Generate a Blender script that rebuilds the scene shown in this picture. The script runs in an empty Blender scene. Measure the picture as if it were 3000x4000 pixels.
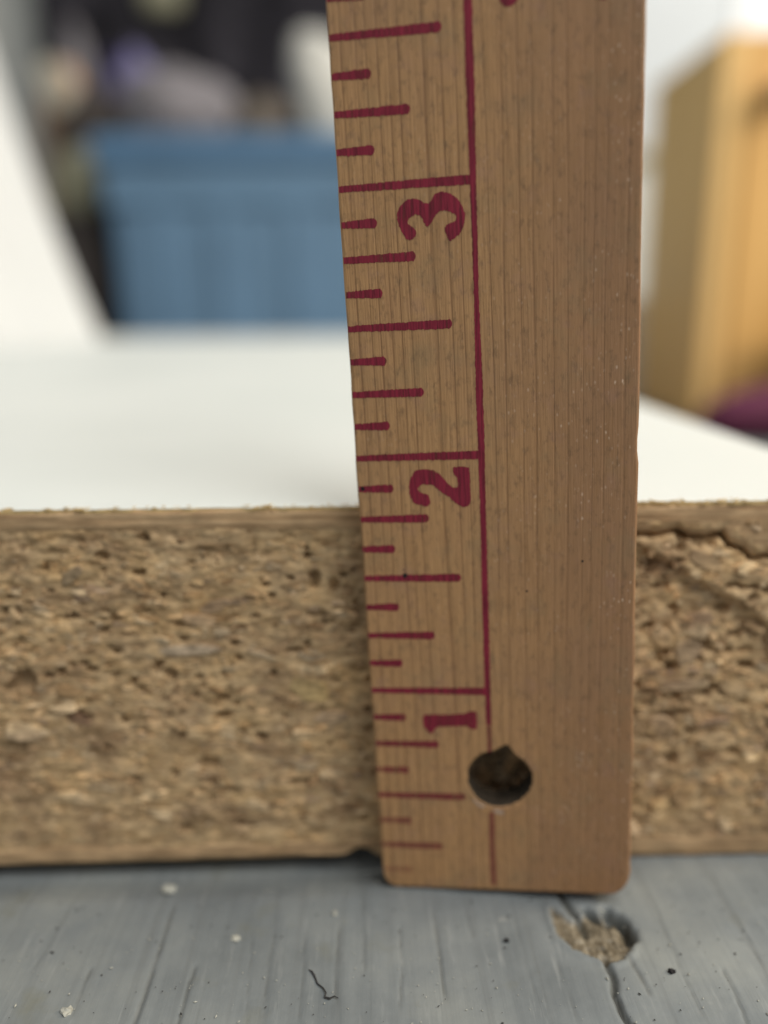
import bpy, bmesh, math, random
import numpy as np
from mathutils import Vector, Matrix
from mathutils.geometry import tessellate_polygon

random.seed(7); RNG = np.random.default_rng(11)
MM = 0.001
sc = bpy.context.scene
COL = sc.collection

# ------------------------------------------------------------------ camera
cam_d = bpy.data.cameras.new('camera')
cam = bpy.data.objects.new('camera', cam_d); COL.objects.link(cam); sc.camera = cam
cam_d.sensor_width = 36.0; cam_d.lens = 28.8
cam_d.clip_start = 0.002; cam_d.clip_end = 50
R = Matrix(((0.9997, 0.0130, -0.0192), (-0.0218, 0.2413, -0.9702), (-0.0080, 0.9704, 0.2415)))
# columns: camera right, up, back in world axes
cam.matrix_world = Matrix.Translation((0, 0, 64.6 * MM)) @ R.to_4x4()
cam_d.dof.use_dof = True
cam_d.dof.focus_distance = 78 * MM
cam_d.dof.aperture_fstop = 6.6
cam_d.dof.aperture_blades = 0

# ------------------------------------------------------------------ light
world = bpy.data.worlds.new('World'); sc.world = world; world.use_nodes = True
bg = world.node_tree.nodes['Background']
bg.inputs[0].default_value = (0.93, 0.97, 1.0, 1); bg.inputs[1].default_value = 0.42

def area(name, loc, target, size, power, color):
    l = bpy.data.lights.new(name, 'AREA'); l.shape = 'DISK'; l.size = size; l.energy = power; l.color = color
    o = bpy.data.objects.new(name, l); COL.objects.link(o)
    o.location = Vector(loc)
    o.rotation_euler = (Vector(target) - Vector(loc)).to_track_quat('-Z', 'Y').to_euler()
    return o
area('ceiling_lamp', (0.75, -0.35, 1.4), (0.0, 0.2, 0), 1.4, 34, (1.0, 0.965, 0.91))
area('wall_fill', (1.25, 0.75, 1.15), (0.75, 1.56, 0.55), 0.3, 16, (1.0, 0.97, 0.92))  # unseen fill light added to brighten the right-hand wall
area('side_lamp', (0.62, 0.12, 0.42), (0.26, 0.5, 0.14), 0.2, 3.0, (1.0, 0.80, 0.52))

vs = sc.view_settings
vs.view_transform = 'Standard'; vs.look = 'None'; vs.exposure = -0.24; vs.gamma = 1.0; vs.use_curve_mapping = False
sc.cycles.use_denoising = True
sc.cycles.max_bounces = 8

# ------------------------------------------------------------------ helpers
def link(name, me, mat=None, parent=None, smooth=False):
    o = bpy.data.objects.new(name, me); COL.objects.link(o)
    if mat is not None and not me.materials: me.materials.append(mat)
    if parent is not None: o.parent = parent
    if smooth:
        me.polygons.foreach_set('use_smooth', [True] * len(me.polygons))
    return o

def tag(o, label, cat=None, group=None):
    o['label'] = label
    if cat: o['category'] = cat
    if group: o['group'] = group
    return o

def empty(name, loc=(0, 0, 0)):
    o = bpy.data.objects.new(name, None); COL.objects.link(o)
    o.location = Vector(loc) * MM; o.empty_display_size = 0.01
    return o

def pmesh(name, verts, faces):
    me = bpy.data.meshes.new(name)
    me.from_pydata([tuple(c * MM for c in v) for v in verts], [], faces)
    me.update(); return me

def grid_mesh(name, X, Y, Z):
    """X, Y, Z : 2-D arrays (mm)."""
    n, m = X.shape
    co = np.stack([X, Y, Z], -1).reshape(-1, 3) * MM
    i = np.arange(n * m).reshape(n, m)
    q = np.stack([i[:-1, :-1], i[:-1, 1:], i[1:, 1:], i[1:, :-1]], -1).reshape(-1, 4)
    me = bpy.data.meshes.new(name)
    me.vertices.add(n * m); me.vertices.foreach_set('co', co.ravel())
    me.loops.add(q.size); me.loops.foreach_set('vertex_index', q.ravel())
    me.polygons.add(len(q)); me.polygons.foreach_set('loop_start', np.arange(0, q.size, 4))
    me.polygons.foreach_set('use_smooth', np.ones(len(q), bool))
    me.update(calc_edges=True); me.validate()
    return me

def point_attr(me, name, arr):
    a = me.attributes.new(name, 'FLOAT', 'POINT'); a.data.foreach_set('value', np.asarray(arr, np.float32).ravel())

_T = RNG.random((256, 256))
def vnoise(x, y, seed=0):
    x = np.asarray(x, float) + seed * 17.31; y = np.asarray(y, float) + seed * 9.77
    xi = np.floor(x).astype(int); yi = np.floor(y).astype(int); fx = x - xi; fy = y - yi
    fx = fx * fx * (3 - 2 * fx); fy = fy * fy * (3 - 2 * fy)
    g = lambda a, b: _T[a % 256, b % 256]
    return ((g(xi, yi) * (1 - fx) + g(xi + 1, yi) * fx) * (1 - fy) + (g(xi, yi + 1) * (1 - fx) + g(xi + 1, yi + 1) * fx) * fy) * 2 - 1
def fbm(x, y, o=4, seed=0):
    s = 0; a = 1; t = 0
    for k in range(o):
        s = s + a * vnoise(x * 2 ** k, y * 2 ** k, seed + k); t += a; a *= .5
    return s / t
def sstep(a, b, x):
    t = np.clip((x - a) / (b - a), 0, 1); return t * t * (3 - 2 * t)
def segdist(X, Y, pts):
    d = np.full(X.shape, 1e9); side = np.zeros(X.shape)
    for (x0, y0), (x1, y1) in zip(pts[:-1], pts[1:]):
        dx, dy = x1 - x0, y1 - y0; L = dx * dx + dy * dy
        t = np.clip(((X - x0) * dx + (Y - y0) * dy) / L, 0, 1)
        dd = np.hypot(X - x0 - t * dx, Y - y0 - t * dy)
        s = np.sign(dx * (Y - y0) - dy * (X - x0))
        m = dd < d; d = np.where(m, dd, d); side = np.where(m, s, side)
    return d, side
def bbox_mesh(name, x0, x1, y0, y1, z0, z1, bev=0.0, seg=2):
    bm = bmesh.new(); bmesh.ops.create_cube(bm, size=1)
    for v in bm.verts:
        v.co = Vector(((x0 + x1) / 2 + v.co.x * (x1 - x0), (y0 + y1) / 2 + v.co.y * (y1 - y0), (z0 + z1) / 2 + v.co.z * (z1 - z0))) * MM
    if bev: bmesh.ops.bevel(bm, geom=bm.edges[:], offset=bev * MM, segments=seg, affect='EDGES', profile=0.5)
    me = bpy.data.meshes.new(name); bm.to_mesh(me); bm.free(); return me

# ------------------------------------------------------------------ materials
class NT:
    def __init__(s, name):
        s.m = bpy.data.materials.new(name); s.m.use_nodes = True
        s.t = s.m.node_tree; s.p = s.t.nodes['Principled BSDF']; s.out = s.t.nodes['Material Output']
    def n(s, kind, **kw):
        x = s.t.nodes.new(kind)
        for k, v in kw.items():
            if k.startswith('i_'): x.inputs[k[2:].replace('_', ' ')].default_value = v
            else: setattr(x, k, v)
        return x
    def l(s, a, b): s.t.links.new(a, b)
    def coord(s, scale, kind='Object'):
        tc = s.n('ShaderNodeTexCoord'); mp = s.n('ShaderNodeMapping'); mp.inputs['Scale'].default_value = scale
        s.l(tc.outputs[kind], mp.inputs[0]); return mp.outputs[0]
    def noise(s, vec, scale, detail=3, rough=.55, dist=0):
        x = s.n('ShaderNodeTexNoise'); x.inputs['Scale'].default_value = scale; x.inputs['Detail'].default_value = detail
        x.inputs['Roughness'].default_value = rough; x.inputs['Distortion'].default_value = dist
        s.l(vec, x.inputs['Vector']); return x.outputs['Fac']
    def ramp(s, fac, stops, interp='LINEAR'):
        r = s.n('ShaderNodeValToRGB'); e = r.color_ramp.elements; r.color_ramp.interpolation = interp
        while len(e) < len(stops): e.new(0.5)
        for k, (p, c) in enumerate(stops):
            e[k].position = p; e[k].color = (c, c, c, 1) if isinstance(c, (int, float)) else (*c, 1)
        s.l(fac, r.inputs[0]); return r.outputs[0]
    def mix(s, fac, a, b, mode='MIX'):
        x = s.n('ShaderNodeMix', data_type='RGBA', blend_type=mode)
        if isinstance(fac, (int, float)): x.inputs[0].default_value = fac
        else: s.l(fac, x.inputs[0])
        for v, i in ((a, 6), (b, 7)):
            if isinstance(v, tuple): x.inputs[i].default_value = (*v, 1)
            else: s.l(v, x.inputs[i])
        return x.outputs[2]
    def math(s, op, a, b=None):
        x = s.n('ShaderNodeMath', operation=op)
        for v, i in ((a, 0), (b, 1)):
            if v is None: continue
            if isinstance(v, (int, float)): x.inputs[i].default_value = v
            else: s.l(v, x.inputs[i])
        return x.outputs[0]
    def bump(s, h, dist, strength=1.0):
        b = s.n('ShaderNodeBump'); b.inputs['Distance'].default_value = dist; b.inputs['Strength'].default_value = strength
        s.l(h, b.inputs['Height']); s.l(b.outputs[0], s.p.inputs['Normal'])
    def col(s, c):
        if isinstance(c, tuple): s.p.inputs['Base Color'].default_value = (*c, 1)
        else: s.l(c, s.p.inputs['Base Color'])
    def rough(s, r, spec=0.5):
        if isinstance(r, (int, float)): s.p.inputs['Roughness'].default_value = r
        else: s.l(r, s.p.inputs['Roughness'])
        s.p.inputs['Specular IOR Level'].default_value = spec
    def attr(s, name, typ='GEOMETRY'):
        a = s.n('ShaderNodeAttribute', attribute_name=name, attribute_type=typ); return a

def plain(name, c, rough=.6, spec=.4, var=.12, scale=60, bump=0.0, subs=0):
    t = NT(name); v = t.coord((1, 1, 1)); n = t.noise(v, scale, 4)
    d = tuple(x * (1 - var) for x in c); b = tuple(min(1, x * (1 + var)) for x in c)
    t.col(t.ramp(n, [(.3, d), (.7, b)])); t.rough(rough, spec)
    if bump: t.bump(n, bump)
    return t.m

def mat_stick():
    t = NT('yardstick_wood')
    tc = t.n('ShaderNodeTexCoord'); sep = t.n('ShaderNodeSeparateXYZ'); t.l(tc.outputs['Object'], sep.inputs[0])
    x = sep.outputs[0]
    v = t.coord((1, 1, 1))
    # slow side-to-side wander of the grain along the length
    w = t.noise(t.coord((60, 60, 14)), 1.0, 2)
    wx = t.math('ADD', x, t.math('MULTIPLY', t.math('SUBTRACT', w, .5), 0.0011))
    comb = t.n('ShaderNodeCombineXYZ'); t.l(wx, comb.inputs[0]); t.l(t.math('MULTIPLY', sep.outputs[2], .012), comb.inputs[2])
    warp = t.noise(comb.outputs[0], 240, 1.0, .5)            # growth rings: a thin late-wood line about every 1.3 mm
    ph = t.math('FRACT', t.math('ADD', t.math('MULTIPLY', wx, 760.0), t.math('MULTIPLY', warp, 3.0)))
    ln = t.ramp(ph, [(0.0, .15), (.05, .9), (.11, 1.0), (.17, .22), (.55, 0.0)])
    ln = t.math('MULTIPLY', ln, t.ramp(t.noise(t.coord((700, 700, 45)), 1.0, 3), [(.30, .35), (.60, 1.0)]))
    fine = t.noise(t.coord((5200, 5200, 160)), 1.0, 4, .65)  # fibre
    pores = t.noise(t.coord((3000, 3000, 420)), 1.0, 2, .5)
    blot = t.noise(v, 95, 4, .6)
    blot2 = t.noise(t.coord((170, 170, 70)), 1.0, 4, .6)
    xs = t.n('ShaderNodeMapRange'); xs.inputs[1].default_value = .012; xs.inputs[2].default_value = .0235
    t.l(t.math('ADD', x, t.math('MULTIPLY', t.math('SUBTRACT', blot2, .5), .014)), xs.inputs[0])
    base = t.mix(xs.outputs[0], (.530, .300, .134), (.372, .204, .102))
    base = t.mix(t.ramp(fine, [(.32, .75), (.60, 0.0)]), base, (.31, .165, .070))
    base = t.mix(t.math('MULTIPLY', ln, t.math('SUBTRACT', .66, t.math('MULTIPLY', xs.outputs[0], .50))), base, (.215, .105, .042))
    base = t.mix(t.ramp(blot, [(.45, 0.0), (.75, .35)]), base, (.30, .175, .105))
    base = t.mix(t.ramp(blot2, [(.2, .30), (.45, 0.0)]), base, (.43, .22, .125))
    # pale flecks and tiny scratches where the varnish is rubbed, mostly on the right half
    vo = t.n('ShaderNodeTexVoronoi'); vo.inputs['Scale'].default_value = 1; t.l(t.coord((1900, 1900, 1050)), vo.inputs['Vector'])
    fl = t.ramp(vo.outputs['Distance'], [(.05, 1.0), (.26, 0.0)])
    gate = t.ramp(t.noise(v, 160, 3), [(.42, 0.0), (.60, 1.0)])
    flm = t.math('MULTIPLY', t.math('MULTIPLY', fl, gate), t.math('ADD', t.math('MULTIPLY', xs.outputs[0], .80), .22))
    base = t.mix(t.math('MULTIPLY', flm, t.ramp(t.noise(v, 2600, 2), [(.38, 0.0), (.55, 1.0)])), base, (.66, .47, .33))
    dirt = t.noise(t.coord((1500, 1500, 700)), 1.0, 3, .7)
    base = t.mix(t.ramp(dirt, [(.30, .65), (.48, 0.0)]), base, (.20, .115, .058))
    base = t.mix(t.ramp(t.noise(v, 210, 4, .65), [(.52, 0.0), (.72, .30)]), base, (.24, .19, .105))
    base = t.mix(t.ramp(t.noise(v, 330, 4, .65), [(.55, 0.0), (.75, .28)]), base, (.34, .19, .155))
    t.col(base)
    t.rough(t.ramp(fine, [(.3, .62), (.7, .46)]), .35)
    h = t.math('SUBTRACT', t.math('ADD', fine, t.math('MULTIPLY', pores, .6)), t.math('MULTIPLY', ln, .9))
    t.bump(h, .00007, .8)
    return t.m

def mat_ink():
    t = NT('maroon_ink')
    fine = t.noise(t.coord((4200, 4200, 220)), 1.0, 4, .65); blot = t.noise(t.coord((1, 1, 1)), 420, 3)
    t.col(t.mix(t.ramp(fine, [(.35, 1.0), (.65, 0.0)]), (.300, .020, .046), (.135, .009, .022)))
    t.rough(.5, .35); t.bump(fine, .00005, .7)
    fade = t.attr('fade', 'OBJECT').outputs['Fac']
    # worn film: bare fibres show through
    s = t.math('ADD', t.math('MULTIPLY', fine, .6), t.math('MULTIPLY', blot, .4))
    a = t.math('SUBTRACT', 1.0, t.math('MULTIPLY', fade, 1.0))
    thin = t.n('ShaderNodeMapRange'); t.l(s, thin.inputs[0]); thin.inputs[1].default_value = .34; thin.inputs[2].default_value = .50
    thin.inputs[3].default_value = .25; thin.inputs[4].default_value = 1.0
    t.l(t.math('MULTIPLY', a, t.math('POWER', thin.outputs[0], t.math('ADD', .42, fade))), t.p.inputs['Alpha'])
    return t.m

def mat_chip():
    t = NT('wood_chip'); c = t.attr('chip_colour').outputs['Color']
    n = t.noise(t.coord((420, 900, 2600)), 1.0, 4, .6); n2 = t.noise(t.coord((1, 1, 1)), 900, 3)
    k = t.ramp(n, [(.28, (.50, .46, .43)), (.60, (1.14, 1.12, 1.1))])
    t.col(t.mix(1.0, t.mix(1.0, c, k, 'MULTIPLY'), t.mix(1.0, t.ramp(n2, [(.32, .68), (.66, 1.16)]), t.ramp(t.noise(t.coord((150, 150, 230)), 1.0, 4, .6), [(.32, (.80, .74, .70)), (.50, (1.10, 1.07, 1.0)), (.68, (1.34, 1.26, 1.08))]), 'MULTIPLY'), 'MULTIPLY'))
    t.rough(.85, .2); t.bump(n, .00012, .9); return t.m

def mat_core():
    t = NT('chipboard_core')
    a = t.noise(t.coord((380, 500, 1500)), 1.0, 5, .62); b = t.noise(t.coord((1, 1, 1)), 700, 4)
    c = t.ramp(a, [(.27, (.20, .127, .064)), (.45, (.47, .33, .19)), (.68, (.64, .475, .295))])
    t.col(t.mix(1.0, c, t.mix(1.0, t.ramp(b, [(.3, .65), (.7, 1.15)]), t.ramp(t.noise(t.coord((150, 150, 230)), 1.0, 4, .6), [(.32, (.80, .74, .70)), (.50, (1.08, 1.05, .98)), (.68, (1.28, 1.2, 1.03))]), 'MULTIPLY'), 'MULTIPLY'))
    t.rough(.9, .15); t.bump(t.math('ADD', a, b), .0002, .8); return t.m

def mat_skin():
    t = NT('door_skin_edge')
    a = t.noise(t.coord((90, 300, 2400)), 1.0, 5, .6); b = t.noise(t.coord((1, 1, 1)), 260, 4)
    c = t.ramp(a, [(.25, (.31, .19, .095)), (.5, (.52, .345, .19)), (.75, (.64, .46, .27))])
    t.col(t.mix(1.0, c, t.ramp(b, [(.3, .72), (.7, 1.1)]), 'MULTIPLY'))
    t.rough(.85, .2); t.bump(a, .0002, .8); return t.m

def mat_white():
    t = NT('white_door_paint'); n = t.noise(t.coord((1, 1, 1)), 14, 4); f = t.noise(t.coord((1, 1, 1)), 500, 3)
    t.col(t.ramp(n, [(.3, (.60, .632, .608)), (.7, (.67, .695, .668))])); t.rough(.55, .3); t.bump(f, .00004, .5); return t.m

def mat_floor():
    t = NT('grey_floor_paint')
    g = t.noise(t.coord((700, 16, 1)), 1.0, 4, .6); b = t.noise(t.coord((1, 1, 1)), 45, 5, .6); f = t.noise(t.coord((1, 1, 1)), 900, 3)
    c = t.ramp(b, [(.28, (.115, .132, .140)), (.50, (.178, .198, .204)), (.70, (.245, .262, .252))])
    c = t.mix(t.ramp(g, [(.28, .45), (.46, 0.0)]), c, (.13, .14, .14))
    c = t.mix(t.ramp(t.noise(t.coord((900, 90, 1)), 1.0, 4, .7), [(.58, 0.0), (.75, .4)]), c, (.33, .345, .34))
    st = t.noise(t.coord((1, 1, 1)), 130, 4)
    c = t.mix(t.ramp(st, [(.60, 0.0), (.74, .45)]), c, (.15, .15, .105))       # ochre grime
    sp = t.n('ShaderNodeTexVoronoi'); sp.inputs['Scale'].default_value = 130; t.l(t.coord((1, 1, 1)), sp.inputs['Vector'])
    spm = t.math('MULTIPLY', t.ramp(sp.outputs['Distance'], [(.05, 1.0), (.10, 0.0)]), t.ramp(t.noise(t.coord((1, 1, 1)), 180, 2), [(.52, 0.0), (.60, 1.0)]))
    c = t.mix(spm, c, (.05, .05, .05))
    sq = t.n('ShaderNodeTexVoronoi'); sq.inputs['Scale'].default_value = 95; t.l(t.coord((1, 1.3, 1)), sq.inputs['Vector'])
    sqm = t.math('MULTIPLY', t.ramp(sq.outputs['Distance'], [(.03, 1.0), (.075, 0.0)]), t.ramp(t.noise(t.coord((1, 1, 1)), 70, 2), [(.54, 0.0), (.62, 1.0)]))
    c = t.mix(sqm, c, (.46, .46, .42))
    bare = t.attr('bare').outputs['Fac']; crack = t.attr('crack').outputs['Fac']
    wood = t.ramp(t.noise(t.coord((1700, 600, 900)), 1.0, 5, .7), [(.3, (.05, .042, .028)), (.5, (.15, .125, .085)), (.74, (.33, .29, .215))])
    c = t.mix(bare, c, wood); c = t.mix(t.math('MULTIPLY', crack, .75), c, (.06, .057, .045))
    t.col(c); t.rough(t.ramp(f, [(.3, .62), (.7, .42)]), .4)
    t.bump(t.math('ADD', t.math('MULTIPLY', f, .5), g), .00012, .7); return t.m

M = dict(stick=mat_stick(), ink=mat_ink(), chip=mat_chip(), core=mat_core(), skin=mat_skin(), white=mat_white(), floor=mat_floor())
M['splinter'] = plain('golden_splinter', (.62, .44, .20), .8, .2, .25, 700)
M['speck'] = plain('black_speck', (.012, .011, .012), .6, .3, .2, 900)
M['fluff'] = plain('dark_thread', (.05, .05, .05), .9, .1, .3, 900)
M['crumb'] = plain('pale_crumb', (.40, .40, .35), .8, .2, .2, 900, .0001)
M['blue'] = plain('blue_plastic', (.125, .225, .345), .45, .45, .10, 12)
M['blue_lid'] = plain('blue_lid_plastic', (.085, .175, .295), .45, .45, .10, 12)
M['cabinet'] = None

# ------------------------------------------------------------------ floor (one sheet, finely built where the camera looks)
def graded(lo, hi, step, far, n):
    a = np.arange(lo, hi + step / 2, step)
    g = np.geomspace(1, far, n)
    return np.concatenate([(lo - g)[::-1], a, hi + g])
fx = graded(-52, 52, .22, 2600, 22); fy = np.concatenate([55 - np.geomspace(1, 900, 16)[::-1], np.arange(55, 90, .22), 90 + np.geomspace(1, 2600, 24)])
FX, FY = np.meshgrid(fx, fy)
win = sstep(-60, -48, FX) * (1 - sstep(48, 60, FX)) * sstep(50, 57, FY) * (1 - sstep(88, 94, FY))
FZ = .10 * fbm(FX / 1.6, FY / 26, 4, 3) + .05 * fbm(FX / 6, FY / 9, 3, 9)
crack = np.zeros_like(FX)
CR = [(-22.3, 79, -22.4, 62, .34, .30), (-18.1, 70, -18.3, 62, .30, .28), (-10.8, 82, -10.5, 64, .20, .16), (-1.1, 82, -1.1, 69, .22, .2),
      (6.7, 77, 6.8, 65, .26, .24), (10.0, 80, 10.5, 73, .22, .2), (2.9, 75, 2.5, 64, .22, .2), (-3.8, 75, -3.8, 65, .24, .22), (-28.7, 70, -28.5, 64, .3, .25),
      (-13.2, 75, -11.8, 62, .18, .1), (-7.3, 75, -7.0, 62, .18, .12), (35, 68, 34.4, 61, .28, .2), (26.0, 70, 26.6, 65, .4, .35), (-33.5, 84, -34.5, 70, .2, .12),
      (15.2, 80, 15.6, 64, .18, .10), (31.2, 82, 30.6, 62, .18, .12), (39.5, 83, 39.0, 66, .2, .12), (-40, 84, -41, 66, .2, .1), (18.6, 70, 18.9, 60, .2, .12), (23.6, 60, 23, 55, .3, .3)]
for k, (x0, y0, x1, y1, w, dp) in enumerate(CR):
    t = np.clip((FY - y0) / (y1 - y0), 0, 1)
    xc = x0 + (x1 - x0) * t + .13 * vnoise(FY / 3.3, 0 * FY, 20 + k) + .07 * vnoise(FY / .7, 0 * FY, 50 + k)
    inr = sstep(-.06, .08, (FY - y0) / (y1 - y0)) * (1 - sstep(.9, 1.08, (FY - y0) / (y1 - y0)))
    g = np.exp(-((FX - xc) / (w * .55)) ** 2) * inr * .82 * (.55 + .45 * sstep(-.5, .2, vnoise(FY / 1.9, 0 * FY, 80 + k)))
    FZ -= dp * g; crack = np.maximum(crack, g * min(1, dp * 2.6))
# long split running out of the damaged spot
for pts, w, dp in (([(21.0, 80.2), (21.6, 77.4), (22.2, 75), (22.6, 73.2)], .36, .6), ([(23.5, 69.6), (23.75, 67.6), (23.3, 65.6), (23.2, 63.4), (23.7, 61), (23.6, 58)], .30, .7)):
    d, _ = segdist(FX + .12 * vnoise(FY / .8, FX / .8, 5), FY, pts); g = np.exp(-(d / w) ** 2); FZ -= dp * g; crack = np.maximum(crack, np.clip(g * 1.2, 0, 1))
# gouge: torn paint, bare fibrous wood, a deep dark far-right lip
CRATER = [(19.5, 77.4), (20.7, 75.9), (21.4, 74.9), (22.4, 75.2), (23.6, 76.5), (24.4, 76.2), (25.4, 76.0), (26.4, 76.1), (27.5, 74.6), (27.6, 72.6), (27.0, 71.2), (25.6, 69.4), (23.7, 69.1), (22.3, 69.8), (20.6, 71.0), (19.5, 72.6), (19.1, 75)]
d, _ = segdist(FX + .35 * fbm(FX / .8, FY / .8, 3, 4), FY + .35 * fbm(FX / .8, FY / .8, 3, 7), CRATER + CRATER[:1])
inside = np.zeros(FX.shape, bool); P = CRATER
for (x0, y0), (x1, y1) in zip(P, P[1:] + P[:1]):
    c = ((y0 > FY) != (y1 > FY)) & (FX < (x1 - x0) * (FY - y0) / (y1 - y0 + 1e-12) + x0); inside ^= c
sd = np.where(inside, d, -d)
cin = sstep(-.1, .35, sd)
FZ += cin * (-.35 + .28 * fbm(FX / .55, FY / .55, 4, 31)) 
wq = .18 * fbm(FX / .9, FY / .9, 3, 36)
da, _ = segdist(FX + wq, FY + wq, [(23.5, 76.6), (24.3, 75.7), (25.3, 74.8)]); db, _ = segdist(FX + wq, FY + wq, [(25.7, 76.3), (26.7, 75.3), (27.2, 73.8), (27.1, 72.6)])
deep = np.exp(-(da / .42) ** 2) + 1.15 * np.exp(-(db / .62) ** 2)
FZ -= deep * 1.7; crack = np.maximum(crack, np.clip(deep * 1.0, 0, .85))  # lip grooves also coloured dark to stand in for their shadow
rim = np.exp(-((sd + .25) / .35) ** 2); FZ += .14 * rim
FZ += .22 * np.exp(-(((FX - 19.9) / 1.0) ** 2 + ((FY - 74.6) / 2.2) ** 2))
bare = np.clip(cin * 1.0, 0, 1)
FZ -= 1.15 * (1 - sstep(-4, 10, FX)) * sstep(79, 85, FY)          # hollow added in the boards to deepen the shade under the slab's left part
FZ *= win; crack *= win; bare *= win
fm = grid_mesh('floor', FX, FY, FZ); point_attr(fm, 'crack', crack); point_attr(fm, 'bare', bare)
fl = link('floor', fm, M['floor']); fl['kind'] = 'structure'; fl['label'] = 'worn grey painted wooden surface with cracked grain and a gouge'

# ------------------------------------------------------------------ chipboard door slab
FACE = 85.1; TOP = 44.2; XR = 59.0; XL = -430.0; YB = 668.0
def bd(p): return (p[0] * .985, 64.6 - (65.4 - p[1]) * .985)
slab = empty('chipboard_slab', (0, FACE, 0))
tag(slab, 'thick chipboard slab with white painted top lying behind the wooden yardstick', 'chipboard slab')
OFF = Vector((0, -FACE * MM, 0))
def slab_part(name, me, mat, smooth=False):
    o = link(name, me, mat, slab, smooth); o.location = OFF; return o

# core: relief front, plain hidden sides
SK_T = 41.6; SK_B = 2.9
cx = np.concatenate([[XL], np.arange(-75, XR - .1, .24), [XR]]); cz = np.arange(SK_B - .3, SK_T + .5, .24)
CX, CZ = np.meshgrid(cx, cz)
rel = .55 * fbm(CX / 2.3, CZ / 1.2, 4, 41) + .45 * fbm(CX / .85, CZ / .55, 3, 45) - .35 * np.abs(fbm(CX / 1.5, CZ / .8, 3, 48))
rel = np.where(rel < -.3, -.3 + (rel + .3) * 2.6, rel)
CRACK = [bd(p) for p in [(26.5, 40.9), (30.03, 40.95), (31.96, 40.93), (34.0, 41.37), (35.27, 40.7), (37.34, 40.56), (39.38, 40.97), (40.11, 39.58), (42.04, 38.9), (42.77, 37.93), (44.4, 38.21), (48, 37.4), (53, 37.9)]]
CRACK2 = [bd(p) for p in [(40.35, 34.91), (42.5, 34.6), (44.8, 34.51), (49, 33.8)]]
LEDGE = [bd(p) for p in [(27.5, 40.6), (30.67, 39.06), (36, 36.2), (41.82, 32.57), (45.29, 29.83), (52, 26)]]
PITS = [bd(p) + s for p, s in [((-39.37, 24.5), (1.6, 1.9)), ((-33.81, 20.05), (1.7, .9)), ((-26.86, 24.27), (.7, .6)), ((-12.75, 16.99), (.9, .6)), ((-6.02, 36.41), (.8, .8)), ((-20.9, 31.2), (1.4, .45)), ((-3.8, 35.6), (.7, .9)),
        ((33.5, 26.6), (1.6, .7)), ((39.5, 22.3), (1.3, .6)), ((36, 19.2), (1.5, .5)), ((43.5, 25.0), (1.2, .7)), ((35.6, 13.3), (.9, 1.0)), ((-17, 22), (.9, .5)), ((-30, 30.5), (.8, .4)), ((-9, 11), (.8, .5)), ((-23, 12.5), (.7, .5)), ((31.5, 30), (.9, .5)), ((-15, 27), (.7, .4))]]
for _ in range(760):                         # scattered small voids between the chips
    x = random.uniform(-60, 60); z = random.uniform(4, 41)
    if random.random() > (.25 + .75 * min(1, z / 16)) * (1.0 if z < 36 else .6): continue
    if float(fbm(np.array(x / 11), np.array(z / 8), 3, 140)) + .5 * float(sstep(10, 26, z)) - .35 < random.uniform(-.45, .35): continue
    a = min(1.5, math.exp(random.gauss(-.9, .5))) * (1.35 if x > 27 else 1); PITS.append((x, z, a, a * random.uniform(.4, .85)))
PA = np.array(PITS)
def pit_field(X, Z):
    f = np.zeros(X.shape); nz_ = .5 * vnoise(X / .6, Z / .5, 60); xs_ = X[0]; zs_ = Z[:, 0]
    for (x, z, a, b) in PITS:
        i0, i1 = np.searchsorted(xs_, (x - 2 * a, x + 2 * a)); j0, j1 = np.searchsorted(zs_, (z - 2 * b, z + 2 * b)); sl = (slice(j0, j1), slice(i0, i1))
        q = ((X[sl] - x) / a) ** 2 + ((Z[sl] - z) / b) ** 2 + nz_[sl]
        f[sl] = np.maximum(f[sl], sstep(0, .8, 1 - q))
    return f
wig = .22 * fbm(CX / .7, CZ / .7, 3, 71)
d1, _ = segdist(CX + wig, CZ + wig, CRACK); d2, _ = segdist(CX + wig, CZ + wig, CRACK2); d3, s3 = segdist(CX + wig, CZ + wig, LEDGE)
soft = .55 + .45 * sstep(-.25, .35, fbm(CX / 11, CZ / 8, 3, 140) + .5 * sstep(10, 26, CZ) - .35)
dep = -rel * .42 * soft + .10                      # + = deeper
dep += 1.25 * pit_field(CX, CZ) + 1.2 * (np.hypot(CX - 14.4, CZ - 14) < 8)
dep += 3.4 * np.exp(-(d1 / .32) ** 2) * (CX > 26) + 1.8 * np.exp(-(d2 / .22) ** 2)
above = sstep(-.6, .6, s3 * d3)
lw = sstep(27, 31, CX) * np.exp(-np.clip(-s3 * d3, 0, None) / 5.0)
dep += np.where(CX > 26, lw * 1.0 * (1 - above), 0) - .35 * above * sstep(28, 33, CX) * np.exp(-np.clip(s3 * d3, 0, None) / 6)
cm = grid_mesh('core_face', CX, FACE + dep, CZ)
slab_part('core_face', cm, M['core'])
slab_part('core', bbox_mesh('core', XL, XR, FACE + 6, YB, 2.0, TOP - .9), M['core'])

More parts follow.
